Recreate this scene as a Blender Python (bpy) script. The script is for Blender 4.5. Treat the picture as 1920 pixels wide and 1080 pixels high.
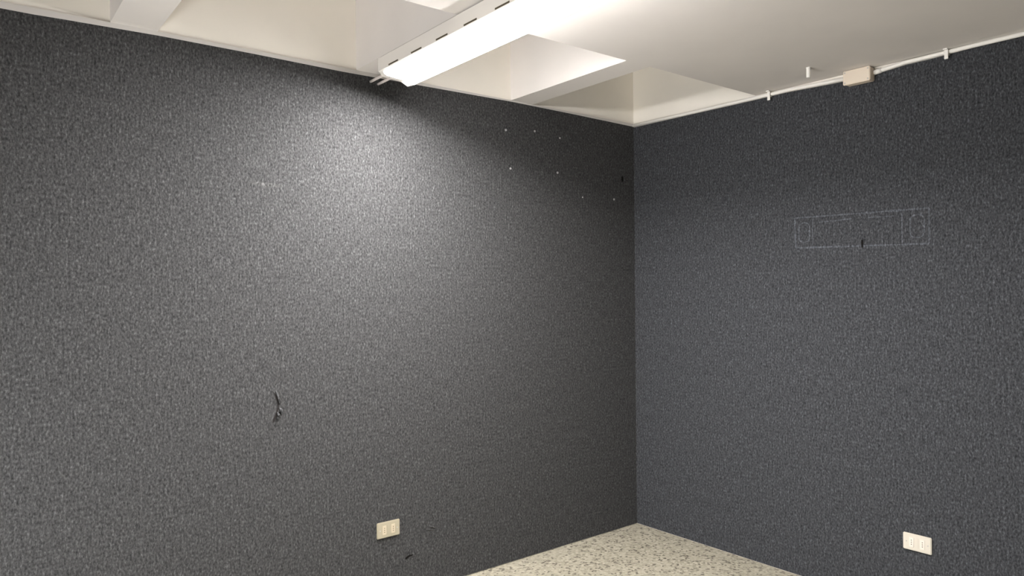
import bpy, bmesh, math, random
from mathutils import Vector, Matrix
random.seed(7)
for o in list(bpy.data.objects): bpy.data.objects.remove(o)
S = bpy.context.scene
COL = S.collection

# ------------------------------------------------------------------ camera
YAW, PIT, ROL, F = 0.8944843, -0.0016122, -0.0085532, 1384.171
CAM = Vector((-3.59067, -3.20982, 1.53107))
fw = Vector((math.cos(PIT)*math.cos(YAW), math.cos(PIT)*math.sin(YAW), math.sin(PIT)))
rt = Vector((math.sin(YAW), -math.cos(YAW), 0))
up = rt.cross(fw)
r2 = rt*math.cos(ROL) + up*math.sin(ROL)
u2 = -rt*math.sin(ROL) + up*math.cos(ROL)
cd = bpy.data.cameras.new('camera'); co = bpy.data.objects.new('camera', cd); COL.objects.link(co)
cd.sensor_width = 36; cd.lens = 36*F/1920; cd.clip_start = 0.02
m = Matrix((r2, u2, -fw)).transposed().to_4x4(); m.translation = CAM
co.matrix_world = m
S.camera = co

# ------------------------------------------------------------------ light and exposure
S.view_settings.view_transform = 'Standard'; S.view_settings.look = 'None'
S.view_settings.gamma = 1; S.view_settings.use_curve_mapping = False
S.view_settings.exposure = 0.14
W = bpy.data.worlds.new('world'); S.world = W; W.use_nodes = True
bg = W.node_tree.nodes['Background']
bg.inputs[0].default_value = (0.97, 0.96, 0.95, 1); bg.inputs[1].default_value = 15.5
LAMP_COL = (1.0, 0.96, 0.93)
LAMP_POWER = 262.0
SIDE_SHARE = 0.24      # the side lenses glow less than the bottom of the diffuser

# room sizes: the corner of the two carpeted walls is the origin
XL, YB, H, TOP = -4.3, -4.8, 2.572, 2.985
# unseen low window added in the near wall, for light from the left
WY0, WY1, WZ0, WZ1 = -2.1, -0.45, 0.12, 1.30
pl = bpy.data.lights.new('daylight_portal', 'AREA'); pl.shape = 'RECTANGLE'
pl.size = WY1-WY0; pl.size_y = WZ1-WZ0; pl.cycles.is_portal = True
po = bpy.data.objects.new('daylight_portal', pl); COL.objects.link(po)
po.location = (XL-0.2, (WY0+WY1)/2, (WZ0+WZ1)/2); po.rotation_euler = (math.radians(90), 0, math.radians(-90))

# ------------------------------------------------------------------ helpers
def nm(name):
    mt = bpy.data.materials.new(name); mt.use_nodes = True
    nt = mt.node_tree; b = nt.nodes['Principled BSDF']
    return mt, nt, b
def plain(name, col, rough=0.5, spec=0.5):
    mt, nt, b = nm(name)
    b.inputs['Base Color'].default_value = (*col, 1); b.inputs['Roughness'].default_value = rough
    b.inputs['Specular IOR Level'].default_value = spec
    n = nt.nodes.new('ShaderNodeTexNoise'); n.inputs['Scale'].default_value = 60
    tc = nt.nodes.new('ShaderNodeTexCoord'); nt.links.new(tc.outputs['Object'], n.inputs['Vector'])
    bp = nt.nodes.new('ShaderNodeBump'); bp.inputs['Strength'].default_value = 0.03
    nt.links.new(n.outputs['Fac'], bp.inputs['Height']); nt.links.new(bp.outputs['Normal'], b.inputs['Normal'])
    return mt
def mathn(nt, op, a, b=None, clamp=False):
    n = nt.nodes.new('ShaderNodeMath'); n.operation = op; n.use_clamp = clamp
    for i, v in enumerate((a, b)):
        if v is None: continue
        if isinstance(v, (int, float)): n.inputs[i].default_value = v
        else: nt.links.new(v, n.inputs[i])
    return n.outputs[0]
def noise(nt, vec, scale, detail=2, rough=0.5, st=None):
    if st:
        mp = nt.nodes.new('ShaderNodeMapping'); mp.inputs['Scale'].default_value = st
        nt.links.new(vec, mp.inputs['Vector']); vec = mp.outputs['Vector']
    n = nt.nodes.new('ShaderNodeTexNoise'); n.inputs['Scale'].default_value = scale
    n.inputs['Detail'].default_value = detail; n.inputs['Roughness'].default_value = rough
    nt.links.new(vec, n.inputs['Vector']); return n.outputs['Fac']
def ramp(nt, fac, stops):
    r = nt.nodes.new('ShaderNodeValToRGB'); e = r.color_ramp.elements
    while len(e) < len(stops): e.new(0.5)
    for x, (p_, c_) in zip(e, stops): x.position = p_; x.color = (*c_, 1)
    nt.links.new(fac, r.inputs['Fac']); return r.outputs['Color']

def carpet_mat(name, k=1.0, bl=1.0):
    mt, nt, b = nm(name)
    tc = nt.nodes.new('ShaderNodeTexCoord').outputs['Object']
    a = noise(nt, tc, 130, 2, 0.55, (1, 1, 0.62))          # heathered fibre tufts, drawn upright
    c = noise(nt, tc, 260, 1, 0.5, (1, 1, 0.38))
    d = noise(nt, tc, 60, 1, 0.5, (1.6, 1.6, 0.3))         # loose vertical needling rows
    s = mathn(nt, 'ADD', mathn(nt, 'MULTIPLY', a, 0.55), mathn(nt, 'MULTIPLY', c, 0.25))
    s = mathn(nt, 'ADD', s, mathn(nt, 'MULTIPLY', d, 0.20))
    col = ramp(nt, s, [(lv, (v*k/bl**.5, v*k, v*k*1.01*bl)) for lv, v in ((0.33, .0160), (0.43, .0335), (0.50, .0485), (0.57, .0670), (0.68, .1240))])
    nt.links.new(col, b.inputs['Base Color'])
    b.inputs['Roughness'].default_value = 0.95; b.inputs['Specular IOR Level'].default_value = 0.1
    b.inputs['Sheen Weight'].default_value = 0.05
    bp = nt.nodes.new('ShaderNodeBump'); bp.inputs['Strength'].default_value = 0.35; bp.inputs['Distance'].default_value = 0.003
    nt.links.new(s, bp.inputs['Height']); nt.links.new(bp.outputs['Normal'], b.inputs['Normal'])
    return mt
M_CARPET = carpet_mat('carpet_felt', 1.0, 1.02)
M_CARPET_BLUE_LIT = carpet_mat('carpet_felt_blue_lit', 1.0, 1.10)  # same carpet, with the bluish cast of daylight mixed into its colour
M_CARPET_PALE = carpet_mat('carpet_felt_glue_bleached', 1.5, 1.04)
M_GLUE = carpet_mat('carpet_felt_glue_residue', 1.75, 1.14)
M_TEAR = plain('torn_carpet_backing', (0.022, 0.020, 0.020), 0.95, 0.1)
M_CARPET_SCUFF = carpet_mat('carpet_felt_scuffed', 1.25)

def plaster_mat(name, col):
    mt, nt, b = nm(name)
    tc = nt.nodes.new('ShaderNodeTexCoord').outputs['Object']
    f = noise(nt, tc, 3.0, 3, 0.5)
    c = ramp(nt, f, [(0.3, tuple(v*0.95 for v in col)), (0.7, col)])
    nt.links.new(c, b.inputs['Base Color']); b.inputs['Roughness'].default_value = 0.8
    b.inputs['Specular IOR Level'].default_value = 0.2
    bp = nt.nodes.new('ShaderNodeBump'); bp.inputs['Strength'].default_value = 0.12; bp.inputs['Distance'].default_value = 0.004
    n2 = noise(nt, tc, 14, 4, 0.55, (0.35, 1, 1))
    nt.links.new(n2, bp.inputs['Height']); nt.links.new(bp.outputs['Normal'], b.inputs['Normal'])
    return mt
M_PLASTER = plaster_mat('white_ceiling_plaster', (0.77, 0.737, 0.71))
M_WALLPAINT = plaster_mat('cream_wall_plaster', (0.96, 0.92, 0.845))

def terrazzo_mat():
    mt, nt, b = nm('terrazzo')
    tc = nt.nodes.new('ShaderNodeTexCoord').outputs['Object']
    v = nt.nodes.new('ShaderNodeTexVoronoi'); v.inputs['Scale'].default_value = 70
    v.inputs['Randomness'].default_value = 1; nt.links.new(tc, v.inputs['Vector'])
    sep = nt.nodes.new('ShaderNodeSeparateColor'); nt.links.new(v.outputs['Color'], sep.inputs[0])
    base = ramp(nt, sep.outputs[0], [(0.0, (0.094, 0.082, 0.063)), (0.16, (0.148, 0.134, 0.103)), (0.22, (0.282, 0.258, 0.199)),
                                     (0.6, (0.403, 0.371, 0.292)), (1.0, (0.484, 0.454, 0.366))])
    v2 = nt.nodes.new('ShaderNodeTexVoronoi'); v2.feature = 'DISTANCE_TO_EDGE'; v2.inputs['Scale'].default_value = 70
    nt.links.new(tc, v2.inputs['Vector'])
    e = mathn(nt, 'MULTIPLY', v2.outputs['Distance'], 7.0, True)
    mx = nt.nodes.new('ShaderNodeMix'); mx.data_type = 'RGBA'
    nt.links.new(e, mx.inputs['Factor']); mx.inputs['A'].default_value = (0.370, 0.344, 0.272, 1); nt.links.new(base, mx.inputs['B'])
    nt.links.new(mx.outputs['Result'], b.inputs['Base Color'])
    b.inputs['Roughness'].default_value = 0.45; b.inputs['Specular IOR Level'].default_value = 0.35
    return mt
M_TERR = terrazzo_mat()
M_WHITE = plain('white_enamel', (0.82, 0.79, 0.75), 0.4)
M_PVC = plain('white_plastic', (0.88, 0.86, 0.82), 0.4)
M_TRIM = plain('grey_white_edge_strip_paint', (0.60, 0.58, 0.56), 0.5)
M_BOX = plain('cream_plastic', (0.74, 0.65, 0.54), 0.5)
M_BEIGE = plain('aged_beige_plastic', (0.37, 0.335, 0.25), 0.4)
M_BEIGE2 = plain('pale_cream_insert_plastic', (0.52, 0.455, 0.34), 0.4)
M_IVORY = plain('ivory_plastic', (0.62, 0.58, 0.50), 0.4)
M_IVORY2 = plain('ivory_insert_plastic', (0.72, 0.67, 0.60), 0.4)
M_DARK = plain('dark_hole', (0.008, 0.007, 0.007), 0.9, 0.1)
M_SLOT = plain('dark_slot', (0.10, 0.085, 0.06), 0.8, 0.1)
M_METAL = plain('dull_screw', (0.45, 0.44, 0.42), 0.4)
M_PLUG = plain('pale_grey_plug_plastic', (0.40, 0.395, 0.40), 0.5)
M_WINF = plain('window_frame_paint', (0.75, 0.75, 0.74), 0.4)
M_RODS = plain('pinkish_white_cable_sheath', (0.75, 0.68, 0.66), 0.4)
def emit_mat(name, col, s):
    mt, nt, b = nm(name); nt.nodes.remove(b)
    e = nt.nodes.new('ShaderNodeEmission'); e.inputs[0].default_value = (*col, 1); e.inputs[1].default_value = s
    nt.links.new(e.outputs[0], nt.nodes['Material Output'].inputs[0]); return mt
M_LAMP = emit_mat('lit_opal_diffuser', LAMP_COL, LAMP_POWER)
M_LAMP_SIDE = emit_mat('lit_prismatic_side_lens', LAMP_COL, LAMP_POWER*SIDE_SHARE)
def glass_mat():
    mt, nt, b = nm('window_glass'); nt.nodes.remove(b)
    t = nt.nodes.new('ShaderNodeBsdfTransparent'); g = nt.nodes.new('ShaderNodeBsdfGlossy'); g.inputs['Roughness'].default_value = 0.02
    mx = nt.nodes.new('ShaderNodeMixShader'); mx.inputs[0].default_value = 0.07
    nt.links.new(t.outputs[0], mx.inputs[1]); nt.links.new(g.outputs[0], mx.inputs[2])
    nt.links.new(mx.outputs[0], nt.nodes['Material Output'].inputs[0]); return mt
M_GLASS = glass_mat()

def bx(bm, x0, x1, y0, y1, z0, z1, bev=0.0):
    r = bmesh.ops.create_cube(bm, size=1)
    for v in r['verts']:
        v.co = Vector((x0+(v.co.x+.5)*(x1-x0), y0+(v.co.y+.5)*(y1-y0), z0+(v.co.z+.5)*(z1-z0)))
    if bev:
        es = list({e for v in r['verts'] for e in v.link_edges})
        bmesh.ops.bevel(bm, geom=es, offset=bev, segments=2, affect='EDGES')
def prism(bm, pts, a, b, fn):
    """closed outline pts (u,v) swept from a to b; fn(u,v,w) -> xyz"""
    A = [bm.verts.new(fn(u, v, a)) for u, v in pts]; B = [bm.verts.new(fn(u, v, b)) for u, v in pts]
    n = len(pts)
    bm.faces.new(A); bm.faces.new(B[::-1])
    for i in range(n): bm.faces.new((A[i], B[i], B[(i+1) % n], A[(i+1) % n]))
def tube(bm, path, r, seg=12, cap=True):
    rings = []
    P = [Vector(q) for q in path]
    for i, q in enumerate(P):
        t = (P[min(i+1, len(P)-1)] - P[max(i-1, 0)]).normalized()
        a = t.cross(Vector((0, 0, 1)))
        if a.length < 1e-3: a = t.cross(Vector((1, 0, 0)))
        a.normalize(); b = t.cross(a)
        rr = r[i] if isinstance(r, (list, tuple)) else r
        rings.append([bm.verts.new(q + a*rr*math.cos(k*2*math.pi/seg) + b*rr*math.sin(k*2*math.pi/seg)) for k in range(seg)])
    for A, B in zip(rings, rings[1:]):
        for k in range(seg): bm.faces.new((A[k], A[(k+1) % seg], B[(k+1) % seg], B[k]))
    if cap: bm.faces.new(rings[0][::-1]); bm.faces.new(rings[-1])
def obj(name, bm, mat, parent=None, smooth=False):
    bmesh.ops.recalc_face_normals(bm, faces=bm.faces)
    me = bpy.data.meshes.new(name); bm.to_mesh(me); bm.free()
    me.materials.append(mat)
    if smooth:
        for f in me.polygons: f.use_smooth = True
    o = bpy.data.objects.new(name, me); COL.objects.link(o)
    if parent: o.parent = parent
    return o
def struct(name, bm, mat, **k):
    o = obj(name, bm, mat, **k)
    o['kind'] = 'structure'; return o
def thing(name, label, cat, loc=(0, 0, 0), group=None, rz=0):
    o = bpy.data.objects.new(name, None); COL.objects.link(o); o.location = loc; o.rotation_euler = (0, 0, rz)
    o.empty_display_size = 0.05
    o['label'] = label; o['category'] = cat
    if group: o['group'] = group
    return o
def tag(o, label, cat, group=None):
    o['label'] = label; o['category'] = cat
    if group: o['group'] = group
    return o
def bmn(): return bmesh.new()

# ------------------------------------------------------------------ room shell
b = bmn(); bx(b, XL-.15, .15, YB-.25, .15, -.12, 0); struct('floor', b, M_TERR)
T = 0.005   # thickness of the carpet glued on the walls
b = bmn(); bx(b, XL-.15, .15+T, T, .15+T, 0, TOP+.1); wall_left = struct('wall_left', b, M_WALLPAINT)
b = bmn(); bx(b, T, .15+T, YB-.25, T, 0, TOP+.1); wall_right = struct('wall_right', b, M_WALLPAINT)
b = bmn()
bx(b, XL-.15, XL, YB, WY0, 0, TOP+.1); bx(b, XL-.15, XL, WY1, T, 0, TOP+.1)
bx(b, XL-.15, XL, WY0, WY1, 0, WZ0); bx(b, XL-.15, XL, WY0, WY1, WZ1, TOP+.1)
wall_near = struct('wall_near', b, M_PLASTER)
b = bmn(); bx(b, XL-.15, T, YB-.15, YB, 0, TOP+.1); wall_back = struct('wall_back', b, M_PLASTER)
# carpet on the two walls, its top edge cut a little unevenly
topA = [(XL, 2.548), (-3.26, 2.546), (-3.16, 2.549), (-2.83, 2.556), (-2.44, 2.556), (-2.03, 2.552), (-1.5, 2.558), (-1.0, 2.564), (-.5, 2.560), (0, 2.553)]
b = bmn(); prism(b, [(XL, 0.004), (0, 0.004)] + topA[::-1], 0, T, lambda u, v, w: (u, w, v))
carpetA = obj('carpet_covering', b, M_CARPET, wall_left); carpetA['label'] = 'dark charcoal heathered carpet glued over the wall'
b = bmn(); prism(b, topA + [(0, 2.5715), (XL, 2.5715)], -.002, T, lambda u, v, w: (u, w, v)); struct('trim_1', b, M_TRIM)
topB = [(0, 2.549), (-.83, 2.546), (-1.09, 2.547), (-1.27, 2.540), (-1.41, 2.536), (-1.56, 2.538), (-1.68, 2.549), (-1.78, 2.549), (-1.95, 2.555), (-2.15, 2.558), (YB, 2.56)]
b = bmn(); prism(b, [(YB, 0.004), (0, 0.004)] + topB, 0, T, lambda u, v, w: (w, u, v))
carpetC_bm = bmn()
for y0, y1, z0, z1 in ((YB+.02, WY0, .004, 2.556), (WY1, 0, .004, 2.556), (WY0, WY1, .004, WZ0), (WY0, WY1, WZ1, 2.556)):
    bx(carpetC_bm, XL, XL+T, y0, y1, z0, z1)
carpetD_bm = bmn(); bx(carpetD_bm, XL, 0, YB, YB+T, 0.004, 2.556)
carpetB = obj('carpet_covering', b, M_CARPET_BLUE_LIT, wall_right); carpetB['label'] = 'dark charcoal carpet tinted for bluish daylight, glued over the wall'

obj('carpet_covering', carpetC_bm, M_CARPET, wall_near)
obj('carpet_covering', carpetD_bm, M_CARPET, wall_back)

# ceiling: flat slab with four deep recesses between short beams along the left wall
SK = 0.03
YC = -0.885
def skx(x, y): return x + SK*y
b = bmn()
def beam(x0, x1):
    prism(b, [(x0, H), (x1, H), (x1, TOP), (x0, TOP)], YC-.001, T, lambda u, v, w: (skx(u, w) if u > XL and u < -.01 else u, w, v))
bx(b, XL, T, YB, YC, H, TOP)
for x0, x1 in ((XL, -3.86), (-3.005, -2.835), (-1.955, -1.79), (-1.008, -0.848)): beam(x0, x1)
bx(b, XL, T, YB, T, TOP, TOP+.1)
struct('ceiling', b, M_PLASTER)

def window(name, a0, a1, fn):
    # fn maps (along, depth, z) ranges to box arguments; depth is measured outwards from the wall face
    b = bmn(); mid = (a0+a1)/2
    for p0, p1, z0, z1 in ((a0, a1, WZ0, WZ0+.06), (a0, a1, WZ1-.06, WZ1), (a0, a0+.06, WZ0+.06, WZ1-.06), (a1-.06, a1, WZ0+.06, WZ1-.06),
                           (mid-.04, mid+.04, WZ0+.06, WZ1-.06)):
        bx(b, *fn(p0, p1, .07, .13), z0, z1, .004)
    win = struct(name, b, M_WINF)
    for p0, p1 in ((a0+.06, mid-.04), (mid+.04, a1-.06)):
        b = bmn(); bx(b, *fn(p0, p1, .100, .105), WZ0+.06, WZ1-.06); obj('glass_pane', b, M_GLASS, win)
    b = bmn(); bx(b, *fn(a0-.04, a1+.04, -.05, .07), WZ0-.03, WZ0, .004); obj('window_sill', b, M_WINF, win)
window('added_window', WY0, WY1, lambda p0, p1, d0, d1: (XL-d1, XL-d0, p0, p1))  # unseen window, added to let daylight in from the left

# ------------------------------------------------------------------ ceiling light fitting
LEN, LY = 1.62, -0.25
def fitting(label, loc, rz, group, near):
    """local frame: x across, -y along the fitting away from the wall, z down from the ceiling (0)"""
    t = thing('ceiling_light', label, 'light fitting', loc, group, rz)
    b = bmn()
    prism(b, [(-.115, -.008), (.095, -.008), (.095, -.066), (.088, -.072), (-.108, -.072), (-.115, -.066)], 0, -LEN, lambda u, v, w: (u, w, v))
    obj('housing', b, M_WHITE, t)
    b = bmn(); bx(b, -.085, .065, -LEN+.05, -.05, -.008, -.0002); obj('mounting_plate', b, M_WHITE, t)
    # dark vent slots low on the housing side
    y = -.10
    while y > -LEN+.15:
        b = bmn(); bx(b, -.1165, -.1145, y-.085, y, -.064, -.058); y -= .20
        obj('vent_slot', b, M_SLOT, t)['label'] = 'dark slot low on the housing side'
    prof = [(-.106, -.070), (.086, -.070), (.082, -.080), (.052, -.106), (.030, -.112), (-.005, -.095), (-.090, -.088), (-.103, -.080)]
    b = bmn(); prism(b, prof, -.035, -LEN+.018, lambda u, v, w: (u, w, v))
    o = obj('diffuser', b, M_LAMP, t); o.data.materials.append(M_LAMP_SIDE)
    for f in o.data.polygons:
        if abs(f.normal.x) > .25: f.material_index = 1
    for y0, y1 in ((-.035, -.004), (-LEN+.004, -LEN+.018)):
        b = bmn(); prism(b, [(u*1.02, v*1.01 if v < -.06 else v) for u, v in prof], y0, y1, lambda u, v, w: (u, w, v))
        obj('end_cap', b, M_WHITE, t)
    return t
fx, fy = -1.858, -0.25
lamp = fitting('long white fluorescent ceiling light, lit, running towards the left wall', (fx, fy, H), -SK, 'fluorescent ceiling lights', True)
# two short cable tails from the fitting to the wall
for i, (dx, z) in enumerate(((-.030, -.040), (.010, -.046))):
    b = bmn()
    tube(b, [(dx+.004, 0.002, z), (dx+.002, .10, z-.001), (dx, .19, z-.002), (dx-.001, .2475, z-.003)], .0065, 10)
    o = obj('cable_tail', b, M_RODS, lamp, True)
    o['label'] = 'short pinkish white cable tail reaching the wall'

# ------------------------------------------------------------------ conduit, clips and box on the right wall
zc = lambda y: 0
pts = [(-.004, 2.5595), (-.4, 2.556), (-.83, 2.555), (-1.09, 2.556), (-1.27, 2.550), (-1.412, 2.546)]
pts2 = [(-1.542, 2.544), (-1.60, 2.550), (-1.68, 2.558), (-1.78, 2.559), (-1.95, 2.562), (-2.15, 2.5625), (-3.4, 2.5625), (YB+.01, 2.5625)]
b = bmn(); tube(b, [(-.0105, y, z) for y, z in pts], .0095, 12)
tag(obj('wall_conduit', b, M_PVC, None, True), 'thin white conduit along the right wall top, between room corner and junction box', 'conduit')
b = bmn(); tube(b, [(-.0105, y, z) for y, z in pts2], .0095, 12)
c2 = tag(obj('wall_conduit', b, M_PVC, None, True), 'thin white conduit along the right wall top, leaving the junction box to the right', 'conduit')
b = bmn(); tube(b, [(-.0125, -1.541, 2.5435), (-.0125, -1.575, 2.547)], .0125, 14)
obj('bushing', b, M_PVC, c2, True)

def clip(y, zc_, label):
    # a strap hung from the ceiling in front of the conduit, its hook closing under it
    t = thing('conduit_clip', label, 'clip', (0, y, zc_), 'white clips on the conduit')
    zt = H - zc_
    b = bmn(); bx(b, -.029, -.0235, -.008, .008, -.034, zt-.0002, .0015)
    obj('strap', b, M_PVC, t)
    b = bmn(); bx(b, -.0235, -.0003, -.006, .006, -.0145, -.0100, .001)
    obj('hook', b, M_PVC, t)
    b = bmn(); bx(b, -.040, -.029, -.009, .009, zt-.006, zt-.0002, .001)
    obj('ceiling_foot', b, M_PVC, t)
    return t
clip(-.985, 2.5555, 'small white clip holding the conduit, between the corner and the junction box')
clip(-1.864, 2.5605, 'small white clip holding the conduit, at the right beyond the junction box')

t = thing('junction_box', 'cream rectangular junction box at the top of the right wall, under the ceiling', 'junction box', (0, -1.475, 2.505))
b = bmn(); bx(b, -.050, -.0003, -.063, .063, -.001, .063, .004); obj('body', b, M_BOX, t)
b = bmn(); bx(b, -.058, -.050, -.066, .066, -.004, .065, .003); obj('lid', b, M_BOX, t)
for y, z in ((-.056, .006), (.056, .006), (-.056, .055), (.056, .055)):
    b = bmn(); tube(b, [(-.0575, y, z), (-.0592, y, z)], .0035, 10); obj('screw', b, M_METAL, t)

# peg hanging from the ceiling
t = thing('ceiling_peg', 'small white plastic peg sticking down from the ceiling left of the junction box', 'peg', (-.253, -1.340, H))
b = bmn(); tube(b, [(0, 0, -.0002), (0, 0, -.004)], .0115, 14); obj('flange', b, M_PVC, t)
b = bmn(); tube(b, [(0, 0, -.004), (0, 0, -.044), (0, 0, -.049)], [.0098, .0098, .008], 14); obj('shaft', b, M_PVC, t)

# ------------------------------------------------------------------ sockets
def socket(label, origin, rz, m1, m2):
    """local: x along the wall, -y out of the wall, z up"""
    t = thing('wall_socket', label, 'socket', origin, 'sockets low on the walls', rz)
    b = bmn(); bx(b, -.0625, .0625, -.010, -.0002, -.0385, .0385, .003); obj('plate', b, m1, t)
    for cx in (-.024, .024):
        b = bmn(); bx(b, cx-.0105, cx+.0105, -.0125, -.0095, -.0225, .0225, .0012); o = obj('socket_insert', b, m2, t)
        b = bmn()
        for z in (-.0095, 0, .0095): tube(b, [(cx, -.0120, z), (cx, -.0129, z)], .0022, 10)
        obj('pin_holes', b, M_SLOT, o)
    b = bmn(); bx(b, -.0065, .0065, -.0112, -.0095, -.0225, .0225, .0006); o = obj('blank_insert', b, m1, t)
    for cx in (-.047, .047):
        b = bmn(); tube(b, [(cx, -.0099, 0), (cx, -.0110, 0)], .003, 10); obj('screw', b, M_METAL, t)
    return t
socket('beige double socket plate low on the left wall', (-1.809, 0, .350), math.radians(0), M_BEIGE, M_BEIGE2)
socket('ivory white socket plate low on the right wall', (0, -1.718, .331), math.radians(-90), M_IVORY, M_IVORY2)

# ------------------------------------------------------------------ screw plugs left in the left wall
plug_proto = None
plugs = [(-1.050, 2.400, 1.0, 'pale wall plug, topmost left one nearest the lit patch under the light'),
         (-.840, 2.420, .9, 'pale wall plug in the top row, the middle of its three'),
         (-.645, 2.404, .8, 'pale wall plug in the top row, the rightmost of its three'),
         (-1.019, 2.190, .9, 'pale wall plug straight below the leftmost plug of the top row'),
         (-.666, 2.198, 1.0, 'pale wall plug straight below the rightmost plug of the top row'),
         (-.463, 2.068, .7, 'faint wall plug in the lowest pair, the one further from the corner'),
         (-.189, 2.074, 1.0, 'pale wall plug in the lowest pair, beside the room corner')]
for x, z, s, lb in plugs:
    if plug_proto is None:
        t = thing('wall_plug', lb, 'wall plug', (x, 0, z), 'screw plugs left in the left wall')
        b = bmn(); tube(b, [(0, -.0002, 0), (0, -.0035, 0)], .0062, 14); cc = obj('collar', b, M_PLUG, t)
        b = bmn(); tube(b, [(0, -.0030, 0), (0, -.0038, 0)], .0022, 10); hh = obj('hole', b, M_SLOT, t)
        plug_proto = t; t.scale = (s, 1, s)
    else:
        r = plug_proto.copy(); COL.objects.link(r); r.location = (x, 0, z); r.scale = (s, 1, s); r['label'] = lb
        for ch in list(plug_proto.children):
            c_ = ch.copy(); COL.objects.link(c_); c_.parent = r

# ------------------------------------------------------------------ marks and damage in the carpet
def blob(pts, plane, mat, name, parent, th=.0008, off=0.0):
    b = bmn()
    fn = (lambda u, v, w: (u, -w, v)) if plane == 'A' else (lambda u, v, w: (-w, u, v))
    prism(b, pts, off+.0001, off+th, fn)
    return obj(name, b, mat, parent)
# the torn slit with its curled lips
o = blob([(-2.376, 1.078), (-2.366, 1.055), (-2.357, 1.028), (-2.355, 1.008), (-2.360, .992), (-2.366, .975), (-2.376, .955), (-2.379, .938),
          (-2.371, .942), (-2.361, .962), (-2.352, .985), (-2.349, 1.008), (-2.351, 1.03), (-2.360, 1.058)], 'A', M_TEAR, 'carpet_tear', wall_left)
o['label'] = 'dark vertical tear in the carpet'
def lip(path, r, name):
    b = bmn(); tube(b, path, r, 8); q = obj(name, b, M_CARPET_PALE, wall_left, True); q['label'] = 'frayed pale carpet lip beside the tear'
lip([(-2.364, -.001, 1.085), (-2.356, -.004, 1.062), (-2.348, -.006, 1.035), (-2.345, -.002, 1.018)], [.001, .004, .0045, .001], 'frayed_lip')
lip([(-2.347, -.001, 1.004), (-2.340, -.006, .992), (-2.336, -.005, .980), (-2.338, -.001, .968)], [.002, .006, .005, .001], 'frayed_lip')
lip([(-2.358, -.001, .985), (-2.352, -.007, .972), (-2.356, -.007, .960), (-2.350, -.001, .948)], [.002, .006, .006, .001], 'frayed_lip')
# dark slit below the socket, folds beside it
blob([(-1.713, .178), (-1.703, .174), (-1.692, .183), (-1.668, .187), (-1.667, .192), (-1.690, .193), (-1.708, .187)], 'A', M_DARK, 'carpet_slit', wall_left)['label'] = 'short dark slit low on the wall'
def ridge(path, r, parent, mat=M_CARPET_SCUFF):
    b = bmn(); tube(b, path, r, 8); return obj('carpet_wrinkle', b, mat, parent, True)
ridge([(-1.575, .001, .315), (-1.560, -.002, .309), (-1.545, -.002, .302), (-1.530, .001, .292)], [.001, .0035, .0035, .001], wall_left)
ridge([(-1.595, .002, .300), (-1.575, -.0005, .296), (-1.545, 0, .285)], [.001, .003, .001], wall_left)
# hole near the corner with a small ripple beside it
blob([(-.118, 2.222), (-.108, 2.228), (-.101, 2.214), (-.103, 2.194), (-.113, 2.190), (-.119, 2.205)], 'A', M_DARK, 'carpet_hole', wall_left)['label'] = 'small black hole near the corner'
ridge([(-.100, .001, 2.172), (-.088, -.003, 2.180), (-.072, -.003, 2.178), (-.055, .001, 2.188)], [.002, .005, .005, .001], wall_left)
# scuffs
blob([(-1.522, 2.055), (-1.518, 2.057), (-1.556, 1.965), (-1.560, 1.963)], 'A', M_CARPET_PALE, 'scuff_mark', wall_left)
blob([(-2.475, 1.99), (-2.46, 2.000), (-2.33, 1.998), (-2.32, 1.985), (-2.40, 1.978)], 'A', M_CARPET_SCUFF, 'scuff_mark', wall_left)
# ghost outline of a removed fitting on the right wall: glue lines
def strip(p0, p1, w, mat=M_CARPET_PALE):
    (a, b_), (c, d) = p0, p1
    L = math.hypot(c-a, d-b_); nx, nz = -(d-b_)/L*w/2, (c-a)/L*w/2
    n = max(2, int(L/.03)); up_, lo = [], []
    for i in range(n+1):
        f = i/n; ww = 1+random.uniform(-.45, .45)
        x, z = a+(c-a)*f, b_+(d-b_)*f
        up_.append((x+nx*ww, z+nz*ww)); lo.append((x-nx*ww, z-nz*ww))
    return up_ + lo[::-1]
def glue(segs, w=.006):
    b = bmn()
    for p0, p1 in segs:
        prism(b, strip(p0, p1, w), .0001, .0007, lambda u, v, w_: (-w_, u, v))
    return b
G = lambda px, pz: (px, pz)
outl = [(-1.115, 1.879), (-1.777, 1.874), (-1.777, 1.712), (-1.120, 1.722)]
b = glue([(outl[i], outl[(i+1) % 4]) for i in range(4)], .008)
gh = obj('glue_outline', b, M_GLUE, wall_right); gh['label'] = 'pale rectangular glue outline left by a removed fitting'
def rrect(cy, cz, w, h, r):
    out = []
    for k, (sx, sz) in enumerate(((1, 1), (-1, 1), (-1, -1), (1, -1))):
        for a in (0, .5, 1):
            an = math.pi/2*(k+a); out.append((cy+sx*(w/2-r)+r*math.cos(an), cz+sz*(h/2-r)+r*math.sin(an)))
    return out
for cy, cz, w_, h_ in ((-1.168, 1.800, .060, .100), (-1.725, 1.795, .062, .105)):
    rr = rrect(cy, cz, w_, h_, .022)
    b = glue([(rr[i], rr[(i+1) % len(rr)]) for i in range(len(rr))], .005)
    obj('glue_ring', b, M_GLUE, gh)
b = glue([((-1.215, 1.865), (-1.215, 1.735)), ((-1.658, 1.865), (-1.658, 1.722)), ((-1.25, 1.848), (-1.42, 1.853)), ((-1.50, 1.852), (-1.62, 1.850))], .005)
obj('glue_line', b, M_GLUE, gh)
blob([(-1.466, 1.745), (-1.471, 1.747), (-1.476, 1.742), (-1.475, 1.712), (-1.470, 1.706), (-1.466, 1.712)], 'B', M_DARK, 'carpet_slit', wall_right, .0012)['label'] = 'small dark upright slit under the glue outline'
